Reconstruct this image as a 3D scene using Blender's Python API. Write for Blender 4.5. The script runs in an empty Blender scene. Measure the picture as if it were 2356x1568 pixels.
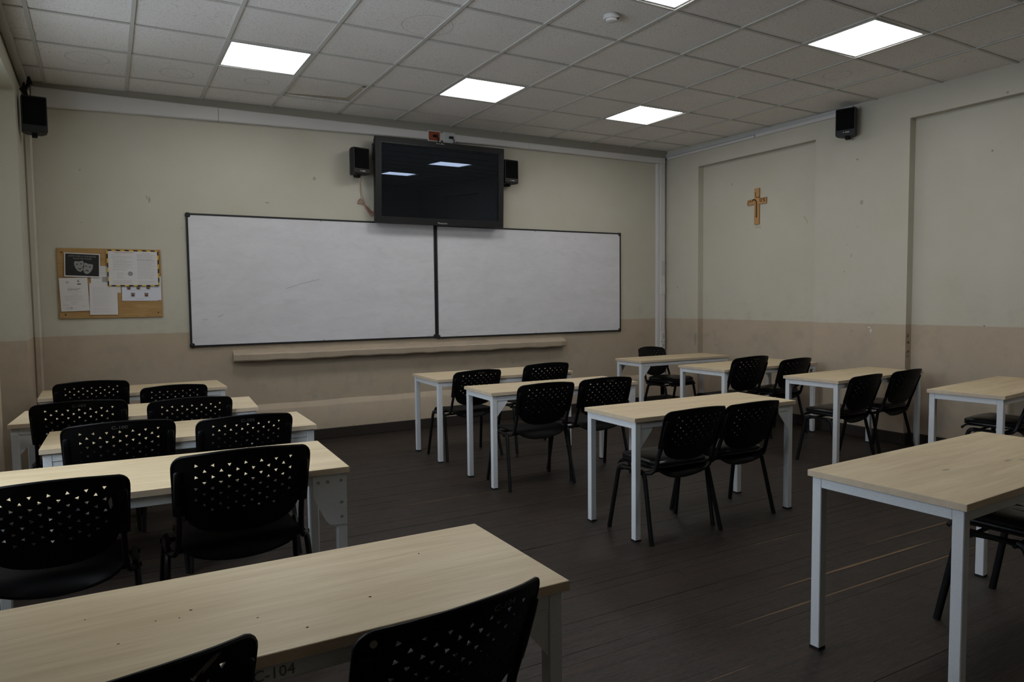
import bpy, bmesh, math, random
from mathutils import Vector, Matrix, geometry
random.seed(7)
S = bpy.context.scene
COL = S.collection

# ------------------------------------------------------------------ camera, world, light, exposure
cd = bpy.data.cameras.new('camera')
cam = bpy.data.objects.new('camera', cd)
COL.objects.link(cam)
cam.location = (0.3771, -4.8333, 1.3749)
cam.rotation_euler = (1.5107, 0.0106, -0.5170)
cd.sensor_width = 36.0
cd.lens = 1644.27 / 2356 * 36.0
cd.clip_start = 0.05
S.camera = cam

PANEL = 15.5          # radiance of the ceiling light diffusers
SKY = 12.5
W = bpy.data.worlds.new('overcast')
S.world = W
W.use_nodes = True
W.node_tree.nodes['Background'].inputs[0].default_value = (0.76, 0.87, 1.0, 1)
W.node_tree.nodes['Background'].inputs[1].default_value = SKY
S.view_settings.view_transform = 'Standard'
S.view_settings.look = 'None'
S.view_settings.exposure = -0.36
S.view_settings.gamma = 1.0
S.view_settings.use_curve_mapping = False
S.cycles.use_denoising = True
S.cycles.max_bounces = 8
S.cycles.diffuse_bounces = 5
S.cycles.sample_clamp_indirect = 4.0

# ------------------------------------------------------------------ room numbers
XL, XR, YF, YB, H = -0.143, 6.69, 2.257, -6.6, 3.209
ZT = 0.702
BAND = 1.095
WINS = [(-0.02, 1.62), (-2.62, -0.96), (-5.25, -3.55)]      # y ranges of the left recesses
RECS = [(0.02, 1.665), (-2.62, -0.96), (-5.25, -3.55)]      # y ranges of the right recesses
LINT = 2.94

# ------------------------------------------------------------------ helpers
def srgb(r, g, b):
    f = lambda c: (c / 255 / 12.92) if c / 255 <= .04045 else ((c / 255 + .055) / 1.055) ** 2.4
    return (f(r), f(g), f(b), 1)

class MB:
    def __init__(s): s.bm = bmesh.new()
    def box(s, c, size, rz=0, bev=0, rot=None):
        m = Matrix.Translation(c) @ (rot.to_4x4() if rot else Matrix.Rotation(rz, 4, 'Z')) @ Matrix.Diagonal((*size, 1))
        if bev:
            b = bmesh.new()
            bmesh.ops.create_cube(b, size=1, matrix=Matrix.Diagonal((*size, 1)))
            bmesh.ops.bevel(b, geom=b.edges[:], offset=bev, segments=1, affect='EDGES')
            me = bpy.data.meshes.new('t'); b.to_mesh(me); b.free()
            me.transform(Matrix.Translation(c) @ (rot.to_4x4() if rot else Matrix.Rotation(rz, 4, 'Z')))
            s.bm.from_mesh(me); bpy.data.meshes.remove(me)
        else:
            bmesh.ops.create_cube(s.bm, size=1, matrix=m)
        return s
    def bb(s, x0, x1, y0, y1, z0, z1, bev=0):
        return s.box(((x0 + x1) / 2, (y0 + y1) / 2, (z0 + z1) / 2), (abs(x1 - x0), abs(y1 - y0), abs(z1 - z0)), bev=bev)
    def tube(s, pts, r, n=8, flat=1.0, flatdir=(0, 1, 0), cap=True):
        pts = [Vector(p) for p in pts]; rings = []
        fd = Vector(flatdir)
        for i, p in enumerate(pts):
            t = (pts[min(i + 1, len(pts) - 1)] - pts[max(i - 1, 0)]).normalized()
            a = fd - t * fd.dot(t)
            if a.length < 1e-4: a = t.orthogonal()
            a.normalize(); b = t.cross(a)
            rings.append([s.bm.verts.new(p + a * math.cos(k * 2 * math.pi / n) * r * flat + b * math.sin(k * 2 * math.pi / n) * r) for k in range(n)])
        for A, B in zip(rings, rings[1:]):
            for k in range(n): s.bm.faces.new((A[k], A[(k + 1) % n], B[(k + 1) % n], B[k]))
        if cap:
            s.bm.faces.new(rings[0][::-1]); s.bm.faces.new(rings[-1])
        return s
    def cyl(s, a, b, r, n=12): return s.tube([a, b], r, n)
    def rings(s, rr, cap=True):
        V = [[s.bm.verts.new(p) for p in r] for r in rr]; n = len(V[0])
        for A, B in zip(V, V[1:]):
            for k in range(n): s.bm.faces.new((A[k], A[(k + 1) % n], B[(k + 1) % n], B[k]))
        if cap: s.bm.faces.new(V[0][::-1]); s.bm.faces.new(V[-1])
        return s
    def prism(s, poly, f0, f1):
        """poly: 2-D points, f0/f1 map a 2-D point to the two 3-D faces"""
        A = [s.bm.verts.new(f0(p)) for p in poly]; B = [s.bm.verts.new(f1(p)) for p in poly]; n = len(poly)
        s.bm.faces.new(A[::-1]); s.bm.faces.new(B)
        for k in range(n): s.bm.faces.new((A[k], A[(k + 1) % n], B[(k + 1) % n], B[k]))
        return s
    def quad(s, *p):
        s.bm.faces.new([s.bm.verts.new(q) for q in p]); return s
    def build(s, name, mat, parent=None, smooth=False, loc=None):
        bmesh.ops.recalc_face_normals(s.bm, faces=s.bm.faces[:])
        me = bpy.data.meshes.new(name); s.bm.to_mesh(me); s.bm.free()
        me.materials.append(mat)
        if smooth:
            me.polygons.foreach_set('use_smooth', [True] * len(me.polygons))
            me.set_sharp_from_angle(angle=math.radians(38))
        o = bpy.data.objects.new(name, me); COL.objects.link(o)
        if parent: o.parent = parent
        if loc: o.location = loc
        return o

def tag(o, label=None, cat=None, group=None, kind=None):
    if label: o['label'] = label
    if cat: o['category'] = cat
    if group: o['group'] = group
    if kind: o['kind'] = kind
    return o
def empty(name, loc=(0, 0, 0), rz=0):
    o = bpy.data.objects.new(name, None); COL.objects.link(o)
    o.location = loc; o.rotation_euler = (0, 0, rz); o.empty_display_size = .1
    return o
KIDS = {}
def copy_tree(o, parent=None):
    c = o.copy(); COL.objects.link(c)
    if parent: c.parent = parent
    for ch in list(o.children): copy_tree(ch, c)
    return c

# ------------------------------------------------------------------ materials
def mat(name, color, rough=.6, spec=.5, metal=0, coat=0):
    m = bpy.data.materials.new(name); m.use_nodes = True
    b = m.node_tree.nodes['Principled BSDF']
    b.inputs['Base Color'].default_value = color
    b.inputs['Roughness'].default_value = rough
    b.inputs['Specular IOR Level'].default_value = spec
    b.inputs['Metallic'].default_value = metal
    b.inputs['Coat Weight'].default_value = coat
    return m
class NT:
    def __init__(s, m): s.m = m; s.t = m.node_tree; s.b = s.t.nodes['Principled BSDF']
    def n(s, typ, **kw):
        x = s.t.nodes.new(typ)
        for k, v in kw.items(): setattr(x, k, v)
        return x
    def l(s, a, b): s.t.links.new(a, b)
    def mix(s, fac, a, b, mode='MIX'):
        x = s.n('ShaderNodeMix', data_type='RGBA', blend_type=mode)
        for i, v in ((0, fac), (6, a), (7, b)):
            if hasattr(v, 'is_linked') or hasattr(v, 'links'): s.l(v, x.inputs[i])
            else: x.inputs[i].default_value = v
        return x.outputs[2]
    def math(s, op, a, b=0.0, c=0.0):
        x = s.n('ShaderNodeMath', operation=op)
        for i, v in enumerate((a, b, c)):
            if hasattr(v, 'links'): s.l(v, x.inputs[i])
            else: x.inputs[i].default_value = v
        return x.outputs[0]
    def ramp(s, v, a, b):
        x = s.n('ShaderNodeMapRange', clamp=True)
        s.l(v, x.inputs[0]); x.inputs[1].default_value = a; x.inputs[2].default_value = b
        return x.outputs[0]
    def noise(s, vec, scale, detail=4, rough=.55, dist=0):
        x = s.n('ShaderNodeTexNoise'); x.inputs['Scale'].default_value = scale
        x.inputs['Detail'].default_value = detail; x.inputs['Roughness'].default_value = rough; x.inputs['Distortion'].default_value = dist
        if vec is not None: s.l(vec, x.inputs['Vector'])
        return x.outputs['Fac']
    def mapv(s, vec, scale=(1, 1, 1), loc=(0, 0, 0)):
        x = s.n('ShaderNodeMapping'); s.l(vec, x.inputs[0]); x.inputs['Scale'].default_value = scale; x.inputs['Location'].default_value = loc
        return x.outputs[0]
    def pos(s): return s.n('ShaderNodeNewGeometry').outputs['Position']
    def obj(s): return s.n('ShaderNodeTexCoord').outputs['Object']
    def rnd(s): return s.n('ShaderNodeObjectInfo').outputs['Random']
    def bump(s, h, strength=.2, dist=.002):
        x = s.n('ShaderNodeBump'); x.inputs['Strength'].default_value = strength; x.inputs['Distance'].default_value = dist
        s.l(h, x.inputs['Height']); s.l(x.outputs[0], s.b.inputs['Normal'])

def wall_paint():
    m = mat('wall_paint', (1, 1, 1, 1), .55, .3); t = NT(m); p = t.pos()
    sep = t.n('ShaderNodeSeparateXYZ'); t.l(p, sep.inputs[0]); z = sep.outputs[2]
    wob = t.noise(p, 9, 3)
    edge = t.math('GREATER_THAN', t.math('ADD', z, t.math('MULTIPLY', wob, .012)), BAND + .006)
    big = t.noise(p, 1.3, 5, .6); mid = t.noise(p, 6, 6, .65)
    cream = t.mix(t.ramp(big, .35, .7), (.475, .45, .37, 1), (.515, .495, .42, 1))
    beige = t.mix(t.ramp(big, .35, .7), (.405, .33, .245, 1), (.44, .36, .275, 1))
    c = t.mix(edge, beige, cream)
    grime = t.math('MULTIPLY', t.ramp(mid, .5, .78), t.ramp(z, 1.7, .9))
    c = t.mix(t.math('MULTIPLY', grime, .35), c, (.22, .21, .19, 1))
    spots = t.n('ShaderNodeTexVoronoi'); spots.inputs['Scale'].default_value = 2.3; t.l(p, spots.inputs['Vector'])
    sp = t.math('MULTIPLY', t.math('LESS_THAN', spots.outputs['Distance'], .02), .7)
    c = t.mix(sp, c, (.15, .13, .1, 1))
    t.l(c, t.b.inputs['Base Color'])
    t.bump(t.noise(p, 60, 6, .6), .25, .003)
    return m
def wood_floor():
    m = mat('floor_wood', (1, 1, 1, 1), .5, .24); t = NT(m); p = t.pos(); r = t.rnd()
    off = t.n('ShaderNodeCombineXYZ'); t.l(t.math('MULTIPLY', r, 37.0), off.inputs[0]); t.l(t.math('MULTIPLY', r, 11.0), off.inputs[1])
    v = t.n('ShaderNodeVectorMath', operation='ADD'); t.l(p, v.inputs[0]); t.l(off.outputs[0], v.inputs[1])
    g = t.noise(t.mapv(v.outputs[0], (2.2, 45, 1)), 1.6, 6, .65, .4)
    f = t.noise(t.mapv(v.outputs[0], (6, 160, 1)), 1.5, 4, .6)
    dark, lite = (.0055, .0038, .003, 1), (.028, .020, .0165, 1)
    c = t.mix(t.ramp(g, .36, .66), dark, lite)
    c = t.mix(t.math('MULTIPLY', t.ramp(r, 0, 1), .45), c, (.018, .011, .0075, 1))
    c = t.mix(t.math('MULTIPLY', t.ramp(f, .48, .72), .5), c, (.062, .050, .042, 1))
    mot = t.noise(t.mapv(p, (1, 2.5, 1)), 38, 5, .75)
    c = t.mix(t.math('MULTIPLY', t.ramp(mot, .42, .7), .55), c, (.052, .041, .034, 1))
    red = t.noise(t.mapv(v.outputs[0], (.8, 12, 1)), 1.3, 4, .6)
    c = t.mix(t.math('MULTIPLY', t.ramp(red, .56, .74), .6), c, (.055, .026, .015, 1))
    dirt = t.noise(p, 2.2, 6, .7)
    c = t.mix(t.math('MULTIPLY', t.ramp(dirt, .5, .8), .35), c, (.036, .030, .026, 1))
    t.l(c, t.b.inputs['Base Color'])
    t.l(t.math('ADD', .36, t.math('MULTIPLY', dirt, .3)), t.b.inputs['Roughness'])
    t.bump(g, .25, .002)
    return m
def maple(name, c0, c1, c2, rough=.38):
    m = mat(name, (1, 1, 1, 1), rough, .45); t = NT(m); p = t.obj(); r = t.rnd()
    off = t.n('ShaderNodeCombineXYZ'); t.l(t.math('MULTIPLY', r, 23.0), off.inputs[0]); t.l(t.math('MULTIPLY', r, 7.0), off.inputs[2])
    v = t.n('ShaderNodeVectorMath', operation='ADD'); t.l(p, v.inputs[0]); t.l(off.outputs[0], v.inputs[1])
    g = t.noise(t.mapv(v.outputs[0], (1.1, 14, 14)), 1.5, 6, .6, .6)
    f = t.noise(t.mapv(v.outputs[0], (5, 120, 120)), 1.5, 3, .6)
    c = t.mix(t.ramp(g, .34, .68), c0, c1)
    c = t.mix(t.math('MULTIPLY', t.ramp(f, .48, .75), .4), c, c2)
    big = t.noise(v.outputs[0], 2.4, 3)
    c = t.mix(t.math('MULTIPLY', t.ramp(big, .55, .8), .2), c, c2)
    t.l(c, t.b.inputs['Base Color'])
    return m
def plywood():
    m = mat('plywood', (1, 1, 1, 1), .6, .3); t = NT(m); p = t.obj()
    g = t.noise(t.mapv(p, (1.4, 9, 9)), 2.2, 5, .6, 1.5)
    c = t.mix(t.ramp(g, .3, .7), (.30, .17, .06, 1), (.42, .26, .105, 1))
    t.l(c, t.b.inputs['Base Color']); return m
def ceiling_tile_mat():
    m = mat('ceiling_tile', (1, 1, 1, 1), .9, .1); t = NT(m); p = t.pos()
    n = t.noise(p, 120, 2, .5)
    big = t.noise(p, 1.1, 4)
    c = t.mix(t.ramp(big, .35, .7), (.73, .71, .69, 1), (.79, .775, .755, 1))
    c = t.mix(t.math('MULTIPLY', t.ramp(n, .58, .68), .6), c, (.30, .27, .24, 1))
    acc = None
    for (x, y, rad) in ((.33, 1.45, .17), (.95, 1.55, .15), (1.55, 1.5, .12), (2.35, -.25, .2), (5.75, -.9, .13), (-.03, 1.05, .1)):
        d = t.n('ShaderNodeVectorMath', operation='DISTANCE'); t.l(t.mapv(p, (1, 1, 0)), d.inputs[0]); d.inputs[1].default_value = (x, y, 0)
        dd = t.math('LESS_THAN', t.math('ABSOLUTE', t.math('SUBTRACT', t.math('ADD', d.outputs['Value'], t.math('MULTIPLY', big, .05)), rad)), .004)
        acc = dd if acc is None else t.math('MAXIMUM', acc, dd)
    c = t.mix(t.math('MULTIPLY', acc, .35), c, (.25, .2, .15, 1))
    t.l(c, t.b.inputs['Base Color']); t.bump(n, .3, .002)
    return m
def whiteboard_mat():
    m = mat('whiteboard', (1, 1, 1, 1), .28, .5); t = NT(m); p = t.obj()
    n = t.noise(t.mapv(p, (1.2, 1, 3)), 2.0, 6, .7, .5)
    c = t.mix(t.math('MULTIPLY', t.ramp(n, .40, .75), .75), (.66, .655, .69, 1), (.54, .54, .56, 1))
    sm = t.noise(t.mapv(p, (3, 1, 9)), 2.5, 5, .7, 1)
    c = t.mix(t.math('MULTIPLY', t.ramp(sm, .52, .8), .3), c, (.42, .42, .45, 1))
    t.l(c, t.b.inputs['Base Color'])
    t.l(t.math('ADD', .3, t.math('MULTIPLY', n, .25)), t.b.inputs['Roughness']); return m
def steel_paint():
    m = mat('desk_steel', (1, 1, 1, 1), .42, .45); t = NT(m); p = t.obj()
    n = t.noise(p, 260, 2); b = t.noise(p, 6, 4)
    c = t.mix(t.ramp(n, .4, .6), (.62, .645, .665, 1), (.69, .71, .73, 1))
    c = t.mix(t.math('MULTIPLY', t.ramp(b, .6, .8), .3), c, (.45, .46, .47, 1))
    t.l(c, t.b.inputs['Base Color']); return m
def black_plastic():
    m = mat('black_plastic', (.0028, .0028, .003, 1), .5, .16); t = NT(m)
    t.bump(t.noise(t.obj(), 400, 2), .15, .0006); return m
def vinyl():
    m = mat('black_vinyl', (.006, .006, .0065, 1), .33, .45); t = NT(m)
    t.bump(t.noise(t.obj(), 22, 4, .6), .35, .004); return m
def emit(name, col, s):
    m = bpy.data.materials.new(name); m.use_nodes = True; t = m.node_tree
    t.nodes.remove(t.nodes['Principled BSDF']); e = t.nodes.new('ShaderNodeEmission')
    e.inputs[0].default_value = col; e.inputs[1].default_value = s
    t.links.new(e.outputs[0], t.nodes['Material Output'].inputs[0]); return m
def glass():
    m = bpy.data.materials.new('window_glass'); m.use_nodes = True; t = m.node_tree
    t.nodes.remove(t.nodes['Principled BSDF'])
    a = t.nodes.new('ShaderNodeBsdfTransparent'); g = t.nodes.new('ShaderNodeBsdfGlossy'); g.inputs['Roughness'].default_value = .02
    x = t.nodes.new('ShaderNodeMixShader'); x.inputs[0].default_value = .06
    t.links.new(a.outputs[0], x.inputs[1]); t.links.new(g.outputs[0], x.inputs[2]); t.links.new(x.outputs[0], t.nodes['Material Output'].inputs[0])
    return m

M = dict(wall=wall_paint(), floor=wood_floor(), tile=ceiling_tile_mat(), board=whiteboard_mat(), steel=steel_paint(),
         plastic=black_plastic(), vinyl=vinyl(), ply=plywood(), glass=glass(),
         top=maple('maple_laminate', (.54, .42, .255, 1), (.68, .56, .37, 1), (.42, .30, .17, 1)),
         edge=maple('maple_edge', (.56, .45, .32, 1), (.64, .53, .40, 1), (.50, .39, .27, 1), .45),
         tube=mat('black_tube', (.0035, .0035, .0037, 1), .42, .25),
         rubber=mat('black_rubber', (.012, .012, .012, 1), .8, .2),
         grid=mat('grid_bar_paint', (.52, .51, .48, 1), .5, .4),
         slab=mat('plaster_slab', (.3, .29, .27, 1), .9, .1),
         soffit=mat('soffit_paint', (.30, .285, .245, 1), .7, .2),
         duct=mat('white_duct_plastic', (.58, .565, .56, 1), .4, .4),
         switch=mat('switch_plastic', (.62, .60, .57, 1), .35, .4),
         frame=mat('board_frame', (.012, .013, .014, 1), .45, .4),
         base=mat('baseboard_paint', (.030, .024, .020, 1), .5, .3),
         tvbody=mat('tv_casing', (.012, .012, .013, 1), .35, .4),
         tvside=mat('tv_bezel', (.009, .009, .0098, 1), .5, .3),
         speaker=mat('speaker_casing', (.007, .007, .007, 1), .5, .35),
         grille=mat('speaker_grille', (.0022, .0022, .0022, 1), .8, .1),
         logo=mat('silver_print', (.45, .45, .45, 1), .5, .3),
         panel=emit('light_diffuser', (1, .985, .96, 1), PANEL),
         lframe=mat('light_frame_paint', (.45, .46, .46, 1), .5, .4),
         paper=mat('paper_white', (.62, .60, .60, 1), .8, .2),
         paper2=mat('paper_cool', (.62, .63, .70, 1), .8, .2),
         ink=mat('ink_black', (.015, .015, .016, 1), .6, .3),
         inkgrey=mat('ink_grey', (.30, .30, .31, 1), .8, .2),
         inkpale=mat('ink_pale_blue', (.42, .43, .48, 1), .8, .2),
         inkred=mat('ink_red', (.35, .13, .09, 1), .8, .2),
         yellow=mat('tape_yellow', (.62, .40, .04, 1), .5, .3),
         mask=mat('print_light_grey', (.25, .25, .25, 1), .7, .2),
         chalk=mat('scratched_marking', (.16, .155, .14, 1), .7, .2),
         orange=mat('outlet_orange', (.25, .055, .022, 1), .5, .3),
         cross=mat('cross_wood', (.44, .25, .10, 1), .5, .3),
         crossdark=mat('cross_groove', (.06, .03, .015, 1), .6, .2),
         wire=mat('copper_wire', (.32, .16, .11, 1), .5, .3),
         steelcap=mat('screw_metal', (.28, .28, .28, 1), .35, .5),
         window=mat('window_frame_paint', (.55, .55, .52, 1), .5, .3),
         tape=mat('old_tape', (.42, .39, .27, 1), .6, .3),
         chip=mat('bare_plaster', (.33, .25, .18, 1), .9, .1),
         bruise=mat('old_blue_paint', (.34, .33, .28, 1), .8, .1),
         scrape=mat('pale_scrape', (.60, .62, .62, 1), .8, .1),
         worn=mat('worn_floor_edge', (.17, .105, .055, 1), .55, .3),
         skin=mat('print_skin_tone', (.35, .19, .13, 1), .8, .1))
g = mat('tv_glass', (.0075, .0082, .0085, 1), .008, .7); g.node_tree.nodes['Principled BSDF'].inputs['Specular Tint'].default_value = (.55, .70, 1, 1)
M['tvglass'] = g

# ------------------------------------------------------------------ floor: planks
fl = MB().bb(XL - 1, XR + .5, YB - .2, YF + .2, -.12, -.012).build('floor', M['base']); tag(fl, kind='structure')
PW = .0715
rows = []; y = YF - .02; nplank = 0
yy = YF
while yy > -3.55: rows.append((yy - PW, yy)); yy -= PW
unit = None
for (y0, y1) in rows:
    x = XL - random.uniform(0, 2.2)
    while x < XR + .1:
        L = random.uniform(2.8, 5.2); a, b = max(x, XL - .02), min(x + L, XR + .12)
        if b - a > .1:
            if unit is None:
                unit = MB().box((0, 0, 0), (1, 1, 1)).build('plank', M['floor'], fl); o = unit
            else:
                o = unit.copy(); COL.objects.link(o)
            o.location = ((a + b) / 2, (y0 + y1) / 2, -.008 + random.uniform(-.0006, .0006))
            o.scale = (b - a - .0006, PW - random.choice((.0003, .0003, .0005, .0006, .0012, .0024)), .016); nplank += 1
        x += L
m_ = MB()
while yy > YB:
    m_.bb(XL - .02, XR + .12, yy - PW + .001, yy - .001, -.016, 0); yy -= PW
tag(m_.build('planks_behind', M['floor'], fl), kind='stuff')
# worn plank edges and gouges (colour of the bare wood where the stain is rubbed off)
wm = MB()
for (x0, x1, yc, w) in ((3.03, 4.4, -2.588, .012), (2.52, 4.6, -2.76, .008), (3.40, 3.86, -2.118, .005), (1.93, 2.6, -.39, .006), (3.02, 3.5, -.78, .005),
                        (2.45, 3.1, -.40, .004), (3.9, 5.0, -2.44, .006), (2.1, 2.45, -3.02, .003), (1.6, 2.0, -1.2, .005)):
    n = 9; A = []; B = []
    for i in range(n + 1):
        u = i / n; x = x0 + (x1 - x0) * u; h = w * (math.sin(math.pi * u) ** .6) * random.uniform(.6, 1)
        A.append((x, yc - h, .0009)); B.append((x, yc + h * .6, .0009))
    for i in range(n): wm.quad(A[i], A[i + 1], B[i + 1], B[i])
tag(wm.build('worn_edge', M['worn'], fl), kind='stuff')

# ------------------------------------------------------------------ walls
def wall_with_recesses(name, x_in, sgn, depth, recs, z_sill=None, through=False):
    """sgn -1: wall on the left, +1 on the right"""
    m = MB(); T = .7 if through else .35
    ys = sorted([v for r in recs for v in r])
    def b(x0, x1, y0, y1, z0, z1): m.bb(min(x0, x1), max(x0, x1), y0, y1, z0, z1)
    edges = [YB] + ys + [YF + .25]
    for i in range(0, len(edges), 2): b(x_in, x_in + sgn * T, edges[i], edges[i + 1], 0, 3.5)
    for (a, c) in recs:
        b(x_in, x_in + sgn * T, a, c, LINT, 3.5)
        if through: b(x_in + sgn * depth, x_in + sgn * T, a, c, 0, z_sill)
        else: b(x_in + sgn * depth, x_in + sgn * T, a, c, 0, LINT)
    return tag(m.build(name, M['wall']), kind='structure')
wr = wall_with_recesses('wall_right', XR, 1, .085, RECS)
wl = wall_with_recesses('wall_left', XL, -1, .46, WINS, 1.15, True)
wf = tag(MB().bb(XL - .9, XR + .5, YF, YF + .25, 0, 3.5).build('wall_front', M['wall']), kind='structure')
tag(MB().bb(XL - .9, XR + .5, YB - .25, YB, 0, 3.5).build('wall_back', M['wall']), kind='structure')
# thicker plaster foot of the front wall, and the plaster shelf under the boards
m = MB(); rr = []
for k in range(41):
    x = XL + (XR - XL) * k / 40; w = .003 * math.sin(k * 1.3)
    rr.append([(x, YF + .01, 0), (x, YF - .052, 0), (x, YF - .052, .328 + w), (x, YF - .046, .337 + w), (x, YF + .01, .392 + w)])
tag(m.rings(rr).build('trim_1', M['wall'], smooth=True), kind='structure')
sh = MB()
n = 40; prof = []
for i in range(n + 1):
    x = 1.395 + (5.10 - 1.395) * i / n; dz = .004 * math.sin(i * 1.7) + .003 * math.sin(i * .63)
    e = .10 if 0 < i < n else .07
    z0 = .808 + dz * .8 - (.006 if i > n * .5 else 0); z1 = .884 + dz * .3 - .010 * i / n
    prof.append([(x, YF + .01, z0), (x, YF - e + .01, z0), (x, YF - e, z0 + .012), (x, YF - e - .004, z1 - .012), (x, YF - e + .014, z1), (x, YF - .02, z1 + .018), (x, YF + .01, z1 + .03)])
sh.rings(prof); tag(sh.build('trim_2', M['wall']), kind='structure')
tag(MB().bb(XL, XR, YF - .035, YF + .01, 3.128, 3.26).build('trim_3', M['soffit']), kind='structure')
# little lumps, chips and scrapes in the plaster, children of the walls
def blob(cx, cy, rx, ry, n=11, seed=0):
    rr = random.Random(seed); return [(cx + rx * math.cos(2 * math.pi * i / n) * rr.uniform(.6, 1.15), cy + ry * math.sin(2 * math.pi * i / n) * rr.uniform(.6, 1.15)) for i in range(n)]
def chips(name, mt, parent, plane, lst):
    m = MB()
    for k, (a, b, ra, rb) in enumerate(lst):
        if plane == 'front': m.prism(blob(a, b, ra, rb, seed=k), lambda p: (p[0], YF - .0012, p[1]), lambda p: (p[0], YF + .002, p[1]))
        else: m.prism(blob(a, b, ra, rb, seed=k), lambda p, x=plane: (x - .0012, p[0], p[1]), lambda p, x=plane: (x + .002, p[0], p[1]))
    tag(m.build(name, mt, parent), kind='stuff')
chips('stain', M['bruise'], wf, 'front', [(.235, 2.49, .008, .008), (.23, 2.05, .006, .006), (.75, 2.27, .012, .03), (1.0, 2.03, .006, .006), (.73, 2.29, .006, .02), (1.75, 2.3, .02, .008), (.66, .98, .006, .02), (2.2, 2.56, .02, .02), (5.55, 2.13, .01, .01), (5.85, 2.5, .006, .008), (2.15, .42, .03, .02), (2.5, .2, .02, .015)])
chips('stain', M['bruise'], wr, XR, [(1.70, .87, .035, .10), (-.42, 1.02, .02, .012), (-.33, 1.6, .008, .008), (-.4, 1.75, .005, .02), (-.5, 2.25, .020, .024), (-.35, 1.86, .006, .006), (-.46, 2.02, .006, .006), (1.35, .79, .05, .012)])
chips('bare_patch', M['chip'], wr, XR - .0006, [(1.705, .86, .018, .075)])
chips('bare_patch', M['scrape'], wr, XR, [(-.62, 1.03, .008, .022), (-.60, 1.06, .02, .006)])
chips('bare_patch', M['scrape'], wf, 'front', [(5.72, 2.42, .006, .006), (5.69, 2.45, .003, .005)])
# scribble on the near reveal of the second recess
m = MB()
for (zz, pts) in ((.98, ((0, 0), (.02, .012), (.012, .03))), (.93, ((0, 0), (.025, .01), (.03, -.01))), (.84, ((0, 0), (.03, .018))), (.82, ((.005, -.01), (.03, -.012)))):
    m.tube([(XR + .02 + a, -.9618, zz + b) for a, b in pts], .003, 5)
tag(m.build('scribble', M['ink'], wr), kind='stuff')
# baseboards
def baseboard(name, segs):
    m = MB()
    for (x0, x1, y0, y1) in segs: m.bb(x0, x1, y0, y1, 0, .102, bev=.003)
    return tag(m.build(name, M['base']), kind='structure')
baseboard('baseboard_front', [(XL, XR, YF - .068, YF)])
t = .016; seg = []; edges = [YB] + sorted(v for r in RECS for v in r) + [YF]
for i in range(0, len(edges), 2): seg.append((XR - t, XR, edges[i], edges[i + 1]))
for a, c in RECS: seg += [(XR + .085 - t, XR + .085, a, c), (XR, XR + .085, c - t, c), (XR, XR + .085, a, a + t)]
baseboard('baseboard_right', seg)
# old pipe chase in the left front corner
tag(MB().bb(XL, XL + .055, YF - .09, YF, 0, 3.12, bev=.012).build('trim_4', M['wall']), kind='structure')
tag(MB().tube([(XL + .03, YF - .02, 3.1), (XL + .03, .9, 3.125), (XL + .03, -1.2, 3.14)], .03, 10).build('trim_5', M['soffit'], smooth=True), kind='structure')

# ------------------------------------------------------------------ windows of the left recesses
OPEN = [(-.02, .63), WINS[1]]
tag(MB().bb(XL - .70, XL - .46, .63, 1.62, 1.15, LINT).bb(XL - .70, XL - .46, -5.25, -3.55, 1.15, LINT).build('daylight_block', M['wall']), kind='structure')  # unseen infill of the first and third recesses, added to cut the daylight
for i, (a, c) in enumerate(OPEN):
    xw = XL - .53
    wn = tag(empty('window_%d' % (i + 1), (xw, (a + c) / 2, 1.15)), kind='structure'); hw = (c - a) / 2; hh = LINT - 1.15
    f = MB().bb(-.03, .03, -hw, -hw + .05, 0, hh).bb(-.03, .03, hw - .05, hw, 0, hh).bb(-.03, .03, -hw, hw, 0, .05).bb(-.03, .03, -hw, hw, hh - .05, hh)
    f.build('window_frame', M['window'], wn)
    for k in (-1, 1): MB().bb(-.02, .02, k * hw / 3 - .02, k * hw / 3 + .02, .05, hh - .05).build('mullion', M['window'], wn)
    MB().bb(-.02, .02, -hw + .05, hw - .05, 1.1, 1.14).build('transom', M['window'], wn)
    for k in range(3):
        y0 = -hw + k * 2 * hw / 3 + .03; y1 = y0 + 2 * hw / 3 - .06
        MB().bb(-.003, .003, y0, y1, .05, 1.1).build('pane', M['glass'], wn)
        MB().bb(-.003, .003, y0, y1, 1.14, hh - .05).build('pane', M['glass'], wn)
    MB().bb(.03, .09, -hw, hw, -.03, .0).build('sill', M['window'], wn)
    ld = bpy.data.lights.new('sky_portal', 'AREA'); ld.shape = 'RECTANGLE'; ld.size = 2 * hw; ld.size_y = hh
    ld.cycles.is_portal = True
    lo = bpy.data.objects.new('sky_portal', ld); COL.objects.link(lo); lo.location = (xw - .05, (a + c) / 2, 1.15 + hh / 2)
    lo.rotation_euler = (math.pi / 2, 0, -math.pi / 2)

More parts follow.
